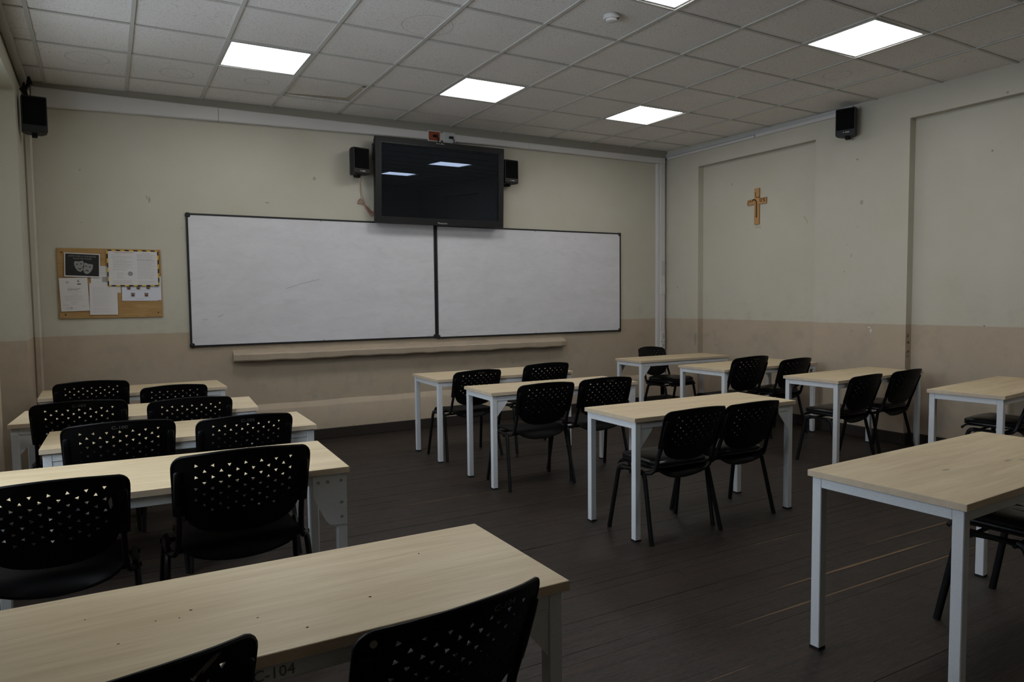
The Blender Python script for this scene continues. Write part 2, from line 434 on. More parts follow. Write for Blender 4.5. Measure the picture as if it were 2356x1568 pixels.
# ------------------------------------------------------------------ ceiling
def zc(x, y):
    u = (x - 3.3) / 3.3; v = max(y, -3.2) / 3
    return H - .012 * u - .022 * v - .014 * u * u + .047 * u * v + .023 * v * v
xs = [XL - .02, .019, .602, 1.196, 1.808, 2.425, 3.035, 3.66, 4.266, 4.889, 5.495, 6.078, XR + .02]
ys = [YF, 1.809, 1.2, .592, -.027, -.637, -1.234, -1.819, -2.398, -3.0, -3.6, -4.2, -4.8, -5.4, -6.0, -6.6]
ce = tag(MB().bb(XL - .9, XR + .5, YB - .25, YF + .25, 3.5, 3.6).build('ceiling', M['slab']), kind='structure')
LIGHTS = [(3, 2), (6, 2), (9, 2), (3, 6), (6, 6), (9, 6), (9, 10)]     # (column, row) whose tile is a lamp
TH = .015
for i in range(12):
    for j in range(15):
        if (i, j) in LIGHTS: continue
        g = .0045; x0, x1, y1, y0 = xs[i] + g, xs[i + 1] - g, ys[j] - g, ys[j + 1] + g
        lift = {}
        if (i, j) == (4, 0): lift = {}
        dz = random.uniform(0, .0012)
        def Z(x, y, k):
            z = zc(x, y) + .0055 + dz
            if (i, j) == (1, 0) and k in (0, 1): z += .016           # far-row tile that sits high along its near edge
            if (i, j) == (4, 1): z += (.0, .010, .034, .010)[k]        # tile that has slipped out of place
            if (i, j) == (8, 0) and k in (0, 1): z += .004
            return z
        c4 = [(x0, y0), (x1, y0), (x1, y1), (x0, y1)]
        bot = [(a, b, Z(a, b, k)) for k, (a, b) in enumerate(c4)]
        if (i, j) == (4, 1): bot = [(a - .030, b - .036, z) for a, b, z in bot]
        if (i, j) == (1, 0): bot = [(a, b + .030, z - .010) for a, b, z in bot]
        if (i, j) in ((6, 0), (8, 0)): bot = [(a, b + .021, z) for a, b, z in bot]
        m = MB(); A = [m.bm.verts.new(p) for p in bot]; B = [m.bm.verts.new((p[0], p[1], p[2] + TH)) for p in bot]
        m.bm.faces.new(A); m.bm.faces.new(B)
        for k in range(4): m.bm.faces.new((A[k], A[(k + 1) % 4], B[(k + 1) % 4], B[k]))
        m.build('ceiling_tile', M['tile'], ce)
def bar(p, q, w, drop, n=14):
    m = MB(); rr = []
    for k in range(n + 1):
        x = p[0] + (q[0] - p[0]) * k / n; y = p[1] + (q[1] - p[1]) * k / n; z = zc(x, y)
        dx, dy = (w / 2, 0) if p[0] == q[0] else (0, w / 2)
        rr.append([(x - dx, y - dy, z - drop), (x + dx, y + dy, z - drop), (x + dx, y + dy, z + .004), (x - dx, y - dy, z + .004)])
    return m.rings(rr).build('grid_bar', M['grid'], ce)
for x in xs[1:-1]: bar((x, YB, 0), (x, YF, 0), .025, .003)
for y in ys[1:-1]: bar((XL, y, 0), (XR, y, 0), .022, .001)
m = MB()
for x, s in ((XR - .012, 0),): m.bb(x - .012, XR, YB, YF, H - .03, H - .02)
for (i, j) in LIGHTS:
    x0, x1, y1, y0 = xs[i], xs[i + 1], ys[j], ys[j + 1]; cx, cy = (x0 + x1) / 2, (y0 + y1) / 2; z = zc(cx, cy)
    col = {3: 'left', 6: 'middle', 9: 'right'}[i]; rw = {2: 'nearest the whiteboards', 6: 'in the middle row above the desks', 10: 'in the row at the back of the room'}[j]
    t = tag(empty('ceiling_light', (cx, cy, z)), 'square white ceiling light panel %s, %s column' % (rw, col), 'ceiling light', 'ceiling light panels')
    hx, hy, w = (x1 - x0) / 2 - .012, (y1 - y0) / 2 - .012, .018
    for nm, a in (('frame_strip', (-hx, hx, -hy, -hy + w)), ('frame_strip', (-hx, hx, hy - w, hy)), ('frame_strip', (-hx, -hx + w, -hy + w, hy - w)), ('frame_strip', (hx - w, hx, -hy + w, hy - w))):
        MB().bb(*a, -.001, .02).build(nm, M['lframe'], t)
    MB().bb(-hx + w, hx - w, -hy + w, hy - w, .004, .012).build('diffuser', M['panel'], t)
sd = tag(empty('smoke_detector', (3.347, -.974, zc(3.347, -.974))), 'round white smoke detector on the ceiling tiles', 'smoke detector')
def disc(zr, n=20): return [[(r * math.cos(2 * math.pi * k / n), r * math.sin(2 * math.pi * k / n), z) for k in range(n)] for z, r in zr]
MB().rings(disc([(.004, .052), (-.014, .054), (-.022, .048)])).build('mounting_base', M['duct'], sd, True)
MB().rings(disc([(-.022, .040), (-.034, .034), (-.040, .02)])).build('sensor_head', M['duct'], sd, True)
MB().bb(.012, .03, -.044, -.028, -.024, -.012).build('slot', M['ink'], sd)

# ------------------------------------------------------------------ cable ducts
du = tag(empty('cable_duct', (0, YF, 3.1)), 'white plastic cable duct running along the wall above the whiteboards', 'cable duct')
def zb(x): return -.128 + .085 * min(1, (x - .02) / 4.2) ** .8 if x > .02 else -.128
def duct_run(x0, x1):
    m = MB(); rr = []
    for k in range(9):
        x = x0 + (x1 - x0) * k / 8; b = zb(x); t_ = .028
        rr.append([(x, 0, b), (x, -.045, b), (x, -.052, b + .008), (x, -.052, t_ - .008), (x, -.045, t_), (x, 0, t_)])
    return m.rings(rr).build('lid', M['duct'], du)
for a, b in ((-.08, 1.335), (1.338, 4.62), (4.623, 6.52)): duct_run(a, b)
MB().bb(6.521, 6.645, -.054, 0, -.045, .028, bev=.004).build('elbow', M['duct'], du)
dv = tag(empty('cable_duct', (6.58, YF, .1)), 'white plastic cable duct standing in the right front corner, with switch and sockets', 'cable duct')
MB().bb(-.056, -.014, -.040, 0, .05, 2.952, bev=.003).build('narrow_channel', M['duct'], dv)
MB().bb(-.012, .064, -.052, 0, .0, 2.954, bev=.004).build('wide_channel', M['duct'], dv)
MB().bb(-.058, -.012, -.044, 0, 1.015, 1.025).build('joint_clip', M['duct'], dv)
def plate(z0, z1, kind, label):
    t = tag(empty('wall_switch' if kind == 's' else 'wall_socket', (6.606, YF - .052, (z0 + z1) / 2 )), label, 'switch' if kind == 's' else 'socket'); h = (z1 - z0) / 2
    MB().bb(-.036, .036, -.008, 0, -h, h, bev=.003).build('cover_plate', M['switch'], t)
    if kind == 's': MB().bb(-.012, .026, -.013, -.008, -h * .6, h * .7, bev=.002).build('rocker', M['switch'], t)
    else:
        MB().bb(-.012, .026, -.011, -.008, -h * .55, h * .7, bev=.002).build('insert', M['lframe'], t)
        for k in (-.2, 0, .2): MB().cyl((.007, -.0125, k * h), (.007, -.010, k * h), .0028, 8).build('pin_hole', M['ink'], t)
plate(1.40, 1.54, 's', 'white light switch on the corner duct above the socket')
plate(.80, .92, 'p', 'white socket on the corner duct below the light switch')
plate(.70, .785, 'p', 'lowest white socket on the corner duct, just above the desk')
st = tag(empty('sticker', (6.61, YF - .0535, 1.735)), 'narrow printed sticker on the corner duct above the light switch', 'sticker')
MB().bb(-.022, .03, -.0012, .001, -.105, .105).build('sticker_paper', M['paper'], st)
m = MB()
for k in (-.012, .004, .018): m.bb(k - .003, k + .003, -.002, -.001, -.095, .095)
tag(m.build('printed_lines', M['inkgrey'], st), kind='stuff')
# ceiling-side duct on the right wall
rd = tag(empty('cable_duct', (XR, 2.2, 3.13)), 'thin grey cable duct under the ceiling of the right wall', 'cable duct')
m = MB(); m.bb(-.022, 0, -2.46, -1.42, -.02, .012, bev=.002).build('channel', M['duct'], rd)
MB().bb(-.022, 0, -1.41, .0, -.022, .008, bev=.002).build('channel', M['duct'], rd)
MB().bb(-.018, .0, -2.6, .03, .012, .05).build('upper_channel', M['lframe'], rd)
MB().tube([(-.02, -2.46, 0), (-.03, -2.52, .0), (-.03, -2.56, -.005)], .006, 6).build('cable_end', M['rubber'], rd)

# outlets above the TV with plugs
def outlet(x, mt, label, wx, plugx):
    t = tag(empty('power_socket', (x, YF - .052, 3.082)), label, 'socket')
    MB().bb(-wx - .012, wx + .012, -.006, 0, -.055, .055, bev=.002).build('backing_plate', M['duct'], t)
    MB().bb(-wx, wx, -.012, -.005, -.046, .046, bev=.003).build('socket_face', mt, t)
    p = MB().box((plugx, -.025, .0), (.045, .03, .022), bev=.004).build('plug', M['rubber'], t)
    MB().tube([(plugx + .01, -.03, -.005), (plugx + .03, -.035, -.03), (plugx + .035, -.015, -.06), (plugx + .03, -.002, -.10)], .005, 6).build('cord', M['rubber'], p, True)
outlet(3.455, M['orange'], 'orange power socket above the television', .062, .005)
outlet(3.628, M['lframe'], 'white power socket above the television, right of the orange one', .058, .015)

# ------------------------------------------------------------------ whiteboards
def whiteboard(x0, x1, z0, z1, label, inner=1):
    t = tag(empty('whiteboard', ((x0 + x1) / 2, YF, z0)), label, 'whiteboard', 'whiteboards on the front wall'); hw = (x1 - x0) / 2; h = z1 - z0; f = .017
    MB().bb(-hw + f * .6, hw - f * .6, -.016, 0, f * .6, h - f * .6).build('writing_surface', M['board'], t)
    for a in ((-hw, hw, 0, f), (-hw, hw, h - f * .9, h), (-hw, -hw + f, 0, h), (hw - f, hw, 0, h)):
        MB().bb(a[0], a[1], -.022, 0, a[2], a[3], bev=.002).build('frame_strip', M['frame'], t)
    for sx in (-1, 1):
        for z in (0, h):
            if z and sx == inner: continue
            MB().box((sx * (hw - .016), -.012, z + (.016 if z == 0 else -.016)), (.042, .03, .042), bev=.009).build('corner_cap', M['frame'], t)
    for (sx, z) in ((-hw + .02, h * .5), (0, h - .02), (0, .022), (hw - .02, h * .5)): MB().cyl((sx, -.026, z), (sx, -.02, z), .006, 8).build('screw', M['steelcap'], t)
    return t
a = whiteboard(1.036, 3.462, .958, 2.168, 'left whiteboard in a black frame, beside the cork notice board')
b = whiteboard(3.470, 5.955, .948, 2.160, 'right whiteboard in a black frame, reaching toward the corner duct', -1)
a['label'] = 'left whiteboard in a black frame, nearest the wooden notice board'
m = MB()
for pts in (((2.22 - 2.25, .62), (2.02 - 2.25, .57), (1.9 - 2.25, .53)),): m.tube([(x, -.0165, z) for x, z in pts], .0016, 4)
m.tube([(-.93, -.0165, .29), (-.97, -.0165, .27)], .002, 4); m.tube([(-1.06, -.0165, .25), (-1.1, -.0165, .25)], .0015, 4)
tag(m.build('pen_mark', M['inkgrey'], a), kind='stuff')

# ------------------------------------------------------------------ text helper
def text_mesh(s, size, name, mt, parent, loc, rot=(math.pi / 2, 0, 0), ext=.0004, align='CENTER', squash=1.0):
    c = bpy.data.curves.new(name, 'FONT'); c.body = s; c.size = size; c.extrude = ext; c.align_x = align; c.resolution_u = 2
    o = bpy.data.objects.new(name, c); COL.objects.link(o)
    dg = bpy.context.evaluated_depsgraph_get(); me = bpy.data.meshes.new_from_object(o.evaluated_get(dg))
    bpy.data.objects.remove(o); me.materials.clear(); me.materials.append(mt)
    o = bpy.data.objects.new(name, me); COL.objects.link(o); o.parent = parent; o.location = loc; o.rotation_euler = rot; o.scale = (squash, 1, 1)
    return o

# ------------------------------------------------------------------ television
tv = empty('television', (3.497, YF - .11, 2.572), -.006); tag(tv, 'large black flat television above the gap between the whiteboards', 'television')
TW, THh = .728, .427
tvt = math.radians(2.42); R3 = Matrix.Rotation(tvt, 3, 'X')
def tvb(x0, x1, y0, y1, z0, z1, name, mt, bev=0):
    o = MB().bb(x0, x1, y0, y1, z0, z1, bev=bev).build(name, mt, tv); o.rotation_euler = (tvt, 0, 0); return o
tvb(-TW + .012, TW - .012, -.02, .05, -THh + .012, THh - .012, 'back_casing', M['tvbody'], .006)
bz = .058
m = MB()
for a in ((-TW, TW, THh - .05, THh), (-TW, TW, -THh, -THh + .062), (-TW, -TW + bz, -THh + .062, THh - .05), (TW - bz, TW, -THh + .062, THh - .05)): m.bb(a[0], a[1], -.050, -.012, a[2], a[3])
o = m.build('bezel', M['tvside'], tv); o.rotation_euler = (tvt, 0, 0)
m = MB()
for a in ((-TW + bz - .006, TW - bz + .006, THh - .056, THh - .05), (-TW + bz - .006, TW - bz + .006, -THh + .062, -THh + .068), (-TW + bz, -TW + bz + .006, -THh + .062, THh - .05), (TW - bz - .006, TW - bz, -THh + .062, THh - .05)): m.bb(a[0], a[1], -.046, -.034, a[2], a[3])
o = m.build('inner_trim', M['tvbody'], tv); o.rotation_euler = (tvt, 0, 0)
tvb(-TW + bz, TW - bz, -.036, -.02, -THh + .062, THh - .05, 'screen', M['tvglass'])
t_ = text_mesh('Panasonic', .028, 'brand_lettering', M['logo'], tv, R3 @ Vector((-.0, -.0512, -THh + .014)), (math.pi / 2 + tvt, 0, 0)); 
for k, w in ((-.07, .012), (-.045, .01), (-.02, .02), (.01, .008)):
    tvb(k, k + w, -.0512, -.0495, THh - .02, THh - .012, 'indicator_print', M['logo'])
tvb(-TW - .012, -TW + .002, -.01, .03, .2, .36, 'side_handle', M['tvbody'], .004)
MB().bb(-.25, .25, .035, .105, -.15, .15).build('wall_bracket', M['tvbody'], tv)

# ------------------------------------------------------------------ speakers
def speaker(loc, rz, label, w=.175, h=.255, d=.14, tilt=0, logo=True, wallside='y', tx=0.0):
    t = tag(empty('loudspeaker', loc, rz), label, 'loudspeaker', 'black wall loudspeakers')
    t.rotation_euler = (tilt, tx, rz)
    # case: trapezium plan (narrow at the back), front at -y
    pl = [(-w / 2, -d / 2), (w / 2, -d / 2), (w / 2, 0.0), (w * .32, d / 2), (-w * .32, d / 2), (-w / 2, 0.0)]
    m = MB(); rr = []
    for z, s in ((-h / 2, .95), (-h / 2 + .012, 1), (h / 2 - .012, 1), (h / 2, .95)): rr.append([(x * s, y * s, z) for x, y in pl])
    m.rings(rr).build('case', M['speaker'], t)
    MB().bb(-w / 2 + .008, w / 2 - .008, -d / 2 - .008, -d / 2 + .004, -h / 2 + .055, h / 2 - .012, bev=.004).build('grille', M['grille'], t)
    if logo:
        MB().bb(.0, .038, -d / 2 - .0012, -d / 2 + .002, -h / 2 + .026, -h / 2 + .034).build('logo_print', M['logo'], t)
        MB().cyl((-.014, -d / 2 - .0012, -h / 2 + .03), (-.014, -d / 2 + .002, -h / 2 + .03), .005, 8).build('logo_print', M['logo'], t)
    MB().bb(-.018, .018, -.015, .025, -h / 2 - .028, -h / 2 + .004, bev=.003).build('bracket_foot', M['rubber'], t)
    MB().tube([(0, 0, -h / 2 - .015), (0, d * .5, -h / 2 - .012), (0, d * .5 + .03, -h / 2 + .05)], .008, 6).build('bracket_arm', M['rubber'], t)
    return t
speaker((2.607, YF - .115, 2.735), .24, 'black loudspeaker left of the television, loose wire hanging below it')
speaker((4.325, YF - .09, 2.765), .10, 'black loudspeaker right of the television, partly behind it')
speaker((6.60, -.40, 3.005), -1.25, 'black loudspeaker high on the right wall above the pier')
speaker((-.045, 1.86, 2.815), .12, 'black loudspeaker in the upper left corner of the room', w=.165, h=.272, d=.15, logo=False)
# black cable bundle above the corner speaker
m = MB()
for k in range(5):
    r = random.Random(k)
    m.tube([(-.09 + r.uniform(-.02, .02), 1.95 + .0 * k, 3.13), (-.08 + r.uniform(-.03, .03), 1.93, 3.08), (-.11 + r.uniform(-.02, .03), 1.9, 3.02), (-.07 + r.uniform(-.02, .02), 1.88, 2.95)], .008, 5)
tag(m.build('cable_bundle', M['rubber'], smooth=True), 'tangle of black cable above the corner loudspeaker', 'cable')
# loose speaker wire
m = MB(); y = YF - .012
def sm(pts, n=4):
    out = []
    P = [pts[0]] + list(pts) + [pts[-1]]
    for i in range(1, len(P) - 2):
        for k in range(n):
            u = k / n; a, b, c, d = [Vector(q) for q in P[i - 1:i + 3]]
            out.append(.5 * ((2 * b) + (c - a) * u + (2 * a - 5 * b + 4 * c - d) * u * u + (3 * b - a - 3 * c + d) * u ** 3))
    out.append(Vector(pts[-1])); return out
m.tube(sm([(2.655, y - .05, 2.60), (2.662, y, 2.54), (2.672, y, 2.44), (2.69, y, 2.37), (2.70, y, 2.335)]), .0022, 5)
m.tube(sm([(2.655, y - .045, 2.60), (2.655, y, 2.5), (2.662, y, 2.40)]), .0018, 5)
for k in range(4):
    r = random.Random(k + 3); j = lambda s: r.uniform(-s, s)
    m.tube(sm([(2.63 + j(.01), y, 2.355 + j(.01)), (2.655 + j(.01), y - .006, 2.385 + j(.01)), (2.69 + j(.01), y, 2.355 + j(.01)), (2.72 + j(.01), y - .006, 2.29 + j(.01)), (2.765 + j(.01), y, 2.225 + j(.01)), (2.785 + j(.01), y - .006, 2.25 + j(.01)), (2.745 + j(.01), y, 2.285 + j(.01)), (2.69 + j(.01), y - .004, 2.335 + j(.01)), (2.632 + j(.01), y, 2.345 + j(.01))]), .0022, 5)
m.tube(sm([(2.78, y, 2.245), (2.81, y, 2.243), (2.86, y - .01, 2.25)]), .0022, 5)
tag(m.build('speaker_wire', M['wire'], smooth=True), 'thin reddish loose wire coiled on the wall left of the television', 'wire')

# ------------------------------------------------------------------ notice board with papers
nb = tag(empty('notice_board', (.43, YF, 1.535)), 'unframed plywood notice board on the left of the front wall', 'notice board')
bd = MB().bb(-.39, .39, -.016, 0, -.295, .298, bev=.002).build('plywood_sheet', M['ply'], nb)
for sx, sz in ((-.355, .26), (-.345, -.262), (.355, -.255), (.36, .28)): MB().cyl((sx, -.019, sz), (sx, -.015, sz), .006, 8).build('screw', M['ink'], nb)
def paper(x0, x1, z0, z1, rot, label, mt, layer, curl=0.0, name='paper_sheet', cat='paper'):
    yb_ = YF - .018 - .0022 * layer
    t = tag(empty(name, ((x0 + x1) / 2, yb_, (z0 + z1) / 2)), label, cat, 'papers on the notice board'); t.rotation_euler = (0, rot, 0)
    w, h = (x1 - x0) / 2, (z1 - z0) / 2; m = MB(); n = 8
    rr = []
    for i in range(n + 1):
        x = -w + 2 * w * i / n; e = []
        for s, zz in ((0, -h), (0, h), (1, h), (1, -h)):
            c = curl * max(0, (abs(x) / w - .7)) * (1 if zz < 0 else .3)
            e.append((x, -.0009 * (1 - s) - c, zz))
        rr.append(e)
    m.rings(rr).build('sheet', mt, t)
    return t, w, h
def lines(t, x0, x1, zs, mt, th=.0016, jit=.2, seed=1, name='printed_lines'):
    m = MB(); r = random.Random(seed)
    for z in zs:
        x = x0
        L = x0 + (x1 - x0) * (1 - r.uniform(0, jit))
        while x < L:
            w = r.uniform(.006, .02); m.quad((x, -.0014, z), (min(x + w, L), -.0014, z), (min(x + w, L), -.0014, z + th), (x, -.0014, z + th)); x += w + .0022
    return tag(m.build(name, mt, t), kind='stuff')
def fr(a, b, n): return [a + (b - a) * i / (n - 1) for i in range(n)]
# hidden sheets first
t, w, h = paper(.28, .50, 1.455, 1.66, 0, 'pale paper mostly covered, between the mask poster and the striped notice', M['paper'], 0)
lines(t, .05, .1, fr(.02, .09, 6), M['inkgrey'])
t, w, h = paper(.345, .42, 1.54, 1.685, 0, 'small printed sheet peeping out left of the striped notice', M['paper'], 1)
lines(t, -.03, .03, fr(.0, .065, 5), M['inkgrey'], .003)
MB().bb(-.02, .03, -.0016, -.001, -.065, -.02).build('printed_picture', M['inkgrey'], t)
t, w, h = paper(.60, .815, 1.39, 1.60, .01, 'white sheet at the right edge of the notice board', M['paper2'], 0)
t, w, h = paper(.508, .785, 1.385, 1.60, .01, 'white sheet with small portrait photos below the striped notice', M['paper2'], 1)
for (x, z) in ((-.055, -.055), (.05, -.055), (-.085, .005), (-.012, .007), (.065, .009)):
    MB().bb(x - .016, x + .016, -.0016, -.001, z - .016, z + .018).build('portrait_photo', M['mask'], t)
    o = MB().prism([(x + .010 * math.cos(k * .7), z - .001 + .015 * math.sin(k * .7)) for k in range(9)], lambda p: (p[0], -.0024, p[1]), lambda p: (p[0], -.0012, p[1])).build('hair', M['crossdark'], t)
    MB().prism([(x + .006 * math.cos(k * .7), z + .004 + .008 * math.sin(k * .7)) for k in range(9)], lambda p: (p[0], -.0028, p[1]), lambda p: (p[0], -.002, p[1])).build('face', M['skin'], t)
lines(t, -.09, -.03, [-.078], M['inkgrey']); lines(t, .02, .08, [-.078], M['inkgrey']); lines(t, -.03, .03, [-.092], M['ink']); lines(t, -.10, .10, [-.016], M['inkgrey'])
# letter with crests
t, w, h = paper(.052, .258, 1.303, 1.583, -.03, 'white letter with two small crests at the lower left of the notice board', M['paper'], 2)
lines(t, -.05, .055, [.062], M['inkgrey']); lines(t, -.045, .05, [.046, .036], M['ink'], .003); lines(t, -.05, .06, [.022], M['inkgrey'])
lines(t, -.02, .03, [.012, .002], M['inkgrey']); lines(t, -.07, .075, fr(-.05, -.01, 6), M['inkgrey']); lines(t, -.03, .03, [-.062, -.072, -.082], M['inkgrey'])
lines(t, -.085, -.045, [-.085, -.092], M['inkgrey']); lines(t, .04, .08, [-.10], M['inkgrey'])
for (x, z, r, mt) in ((-.045, .103, .011, 'inkgrey'), (.038, .112, .010, 'ink'), (-.055, -.115, .007, 'inkgrey'), (-.03, -.113, .011, 'inkgrey')):
    m = MB()
    for k in range(12):
        a0, a1 = k * math.pi / 6, (k + 1) * math.pi / 6
        if (mt == 'ink' and k in (0, 1, 11)): continue
        m.quad((x + r * math.cos(a0), -.0014, z + r * math.sin(a0)), (x + r * math.cos(a1), -.0014, z + r * math.sin(a1)), (x + .55 * r * math.cos(a1), -.0014, z + .55 * r * math.sin(a1)), (x + .55 * r * math.cos(a0), -.0014, z + .55 * r * math.sin(a0)))
    m.build('crest_print', M[mt], t)
MB().bb(.025, .053, -.0016, -.001, .082, .09).build('crest_print', M['ink'], t)
t, w, h = paper(.264, .473, 1.269, 1.538, .012, 'pale sheet of faint blue text at the lower middle of the notice board', M['paper'], 3)
lines(t, -.08, .07, fr(.045, .095, 7), M['inkpale']); lines(t, -.08, .065, fr(-.06, .03, 11), M['inkpale']); lines(t, -.08, .06, fr(-.115, -.08, 5), M['inkpale'])
# theatre mask poster
t, w, h = paper(.092, .352, 1.590, 1.790, .035, 'dark poster with two theatre masks at the upper left of the notice board', M['paper'], 4, .0, 'mask_poster', 'poster')
MB().bb(-w + .008, w - .008, -.0022, -.0012, -h + .01, h - .008).build('dark_print', M['ink'], t)
text_mesh('¿CÓMO VIVES LO QUE SIENTES?', .0175, 'poster_lettering', M['mask'], t, (.0, -.0025, .068), squash=.82)
text_mesh('TALLER PARA PADRES', .0155, 'poster_lettering', M['mask'], t, (.0, -.0025, .048), squash=.9)
def mask_shape(cx, cz, tilt, happy):
    def P(x, z): return (cx + x * math.cos(tilt) - z * math.sin(tilt), -.0026, cz + x * math.sin(tilt) + z * math.cos(tilt))
    m = MB(); f = [(0, -.058), (.018, -.048), (.03, -.025), (.036, .0), (.034, .028), (.026, .034), (.0, .03), (-.026, .036), (-.034, .028), (-.036, .0), (-.03, -.025), (-.018, -.048)]
    m.prism(f, lambda p: P(*p), lambda p: (P(*p)[0], -.0018, P(*p)[2])); m.build('mask_print', M['mask'], t)
    def pol(q): return MB().prism(q, lambda p: (P(*p)[0], -.0032, P(*p)[2]), lambda p: (P(*p)[0], -.0024, P(*p)[2]))
    for s in (-1, 1): pol([(s * .015 + .009 * math.cos(k), .008 + .004 * math.sin(k)) for k in (0, 1, 2, 3, 4, 5)]).build('mask_eye', M['ink'], t)
    q = 1 if happy else -1; zb_ = -.026 if happy else -.034
    arc = [(-.018, zb_ + q * .006), (-.009, zb_ - q * .002), (0, zb_ - q * .004), (.009, zb_ - q * .002), (.018, zb_ + q * .006)]
    arc2 = [(x, z - q * (.009 - abs(x) * .4)) for x, z in reversed(arc)]
    pol(arc + arc2).build('mask_mouth', M['ink'], t)
mask_shape(-.022, .0, .15, True); mask_shape(.04, -.018, -.2, False)
lines(t, -w + .014, -w + .07, fr(-.055, -.005, 6), M['mask'], .0014); lines(t, -.02, .11, [-.078, -.07], M['mask'], .002)
# striped two-page notice
t, w, h = paper(.403, .803, 1.512, 1.824, .0, 'two-page printed notice edged with yellow and black striped tape', M['paper'], 5, .0, 'taped_notice', 'notice')
kk = 0
def stripe_border():
    global kk
    per = []
    n = 12
    for side in range(4):
        cnt = (n if side % 2 == 0 else 8)
        for k in range(cnt):
            a, b = k / cnt, (k + 1) / cnt; wd = .0105
            if side == 0: q = ((-w + 2 * w * a, h), (-w + 2 * w * b, h), (-w + 2 * w * b + .01, h - wd), (-w + 2 * w * a + .01, h - wd))
            if side == 1: q = ((w, h - 2 * h * a), (w, h - 2 * h * b), (w - wd, h - 2 * h * b - .008), (w - wd, h - 2 * h * a - .008))
            if side == 2: q = ((w - 2 * w * a, -h), (w - 2 * w * b, -h), (w - 2 * w * b - .01, -h + wd), (w - 2 * w * a - .01, -h + wd))
            if side == 3: q = ((-w, -h + 2 * h * a), (-w, -h + 2 * h * b), (-w + wd, -h + 2 * h * b + .008), (-w + wd, -h + 2 * h * a + .008))
            q = [(min(max(x, -w), w), min(max(z, -h), h)) for x, z in q]
            MB().prism(q, lambda p: (p[0], -.0026, p[1]), lambda p: (p[0], -.0008, p[1])).build('tape_stripe', M['yellow' if (k % 2) else 'ink'], t)
stripe_border()
lines(t, -.155, .01, [h - .022], M['inkred'], .003); lines(t, -.14, -.0, [h - .028], M['inkred'], .002)
lines(t, -.165, -.09, [h - .043], M['inkgrey']); lines(t, -.165, .0, fr(h - .072, h - .056, 3), M['inkgrey']); lines(t, -.155, .0, fr(h - .155, h - .085, 10), M['inkgrey'], jit=.4)
lines(t, -.16, -.05, [h - .17], M['ink']); lines(t, -.13, -.06, fr(h - .245, h - .195, 6), M['inkgrey'], jit=.5)
m = MB().prism([(-.025 + .020 * math.cos(k * .628), -.048 + .020 * math.sin(k * .628)) for k in range(10)], lambda p: (p[0], -.0022, p[1]), lambda p: (p[0], -.0008, p[1])); m.build('printed_picture', M['mask'], t)
lines(t, -.16, .0, fr(-h + .024, -h + .046, 4), M['inkgrey'])
lines(t, .07, .14, [h - .028], M['ink']); lines(t, .03, .175, fr(h - .068, h - .036, 6), M['inkgrey'], jit=.3); lines(t, .03, .175, fr(h - .092, h - .078, 3), M['ink'], jit=.2)
lines(t, .03, .175, fr(h - .245, h - .105, 18), M['inkgrey'], jit=.35); lines(t, .035, .175, fr(-h + .022, -h + .044, 4), M['inkgrey'])

# ------------------------------------------------------------------ cross on the right wall
xc = XR + .085
cr = tag(empty('wall_cross', (xc, .828, 2.37)), 'small wooden cross with carved letters, in the first recess of the right wall', 'cross')
def cpoly(poly, name, mt, d0, d1): return MB().prism(poly, lambda p: (-d0, -p[0], p[1]), lambda p: (-d1, -p[0], p[1])).build(name, mt, cr)
cpoly([(-.034, -.2), (.034, -.2), (.034, .2), (-.034, .2)], 'upright_piece', M['cross'], 0, .018)
cpoly([(-.134, .018), (-.034, .028), (-.034, .085), (-.134, .080)], 'cross_arm', M['cross'], 0, .017)
cpoly([(.034, .022), (.132, .020), (.132, .088), (.034, .085)], 'cross_arm', M['cross'], 0, .017)
m = MB()
def stroke(pts, wd=.007):
    m.tube([(-.0185, -a, b) for a, b in sm([(p[0], p[1], 0) for p in pts], 3) for a, b in [(a, b)]] if False else [(-.0185, -q[0], q[1]) for q in sm([(p[0], p[1], 0) for p in pts], 3)], wd / 2, 5)
stroke([(-.018, .155), (-.017, .12), (-.002, .095), (.022, .098), (.032, .105)], .008)
stroke([(-.05, .078), (-.02, .072), (-.003, .045), (.0, -.02), (.0, -.125)], .016)
stroke([(-.05, .078), (-.065, .06), (-.07, .055)], .01)
for s in (((.05, .088), (.05, .05), (.06, .045), (.07, .05)), ((.07, .085), (.07, .05)), ((.118, .078), (.095, .075), (.09, .066), (.115, .055), (.11, .045), (.09, .042)),
          ((-.085, .08), (-.095, .05)), ((-.128, .06), (-.118, .045), (-.128, .03)), ((-.12, .07), (-.105, .068))): stroke(s, .007)
m.build('carved_groove', M['crossdark'], cr, True)
for (y_, z_, rot, lb) in ((.822, 2.135, .08, 'short strip of old tape below the wooden cross'), (.19, 2.16, 1.05, 'slanted strip of old tape to the right of the wooden cross')):
    o = MB().bb(-.001, 0, -.045, .045, -.009, .009).build('tape_strip', M['tape']); o.location = (xc, y_, z_); o.rotation_euler = (rot, 0, 0); tag(o, lb, 'tape')

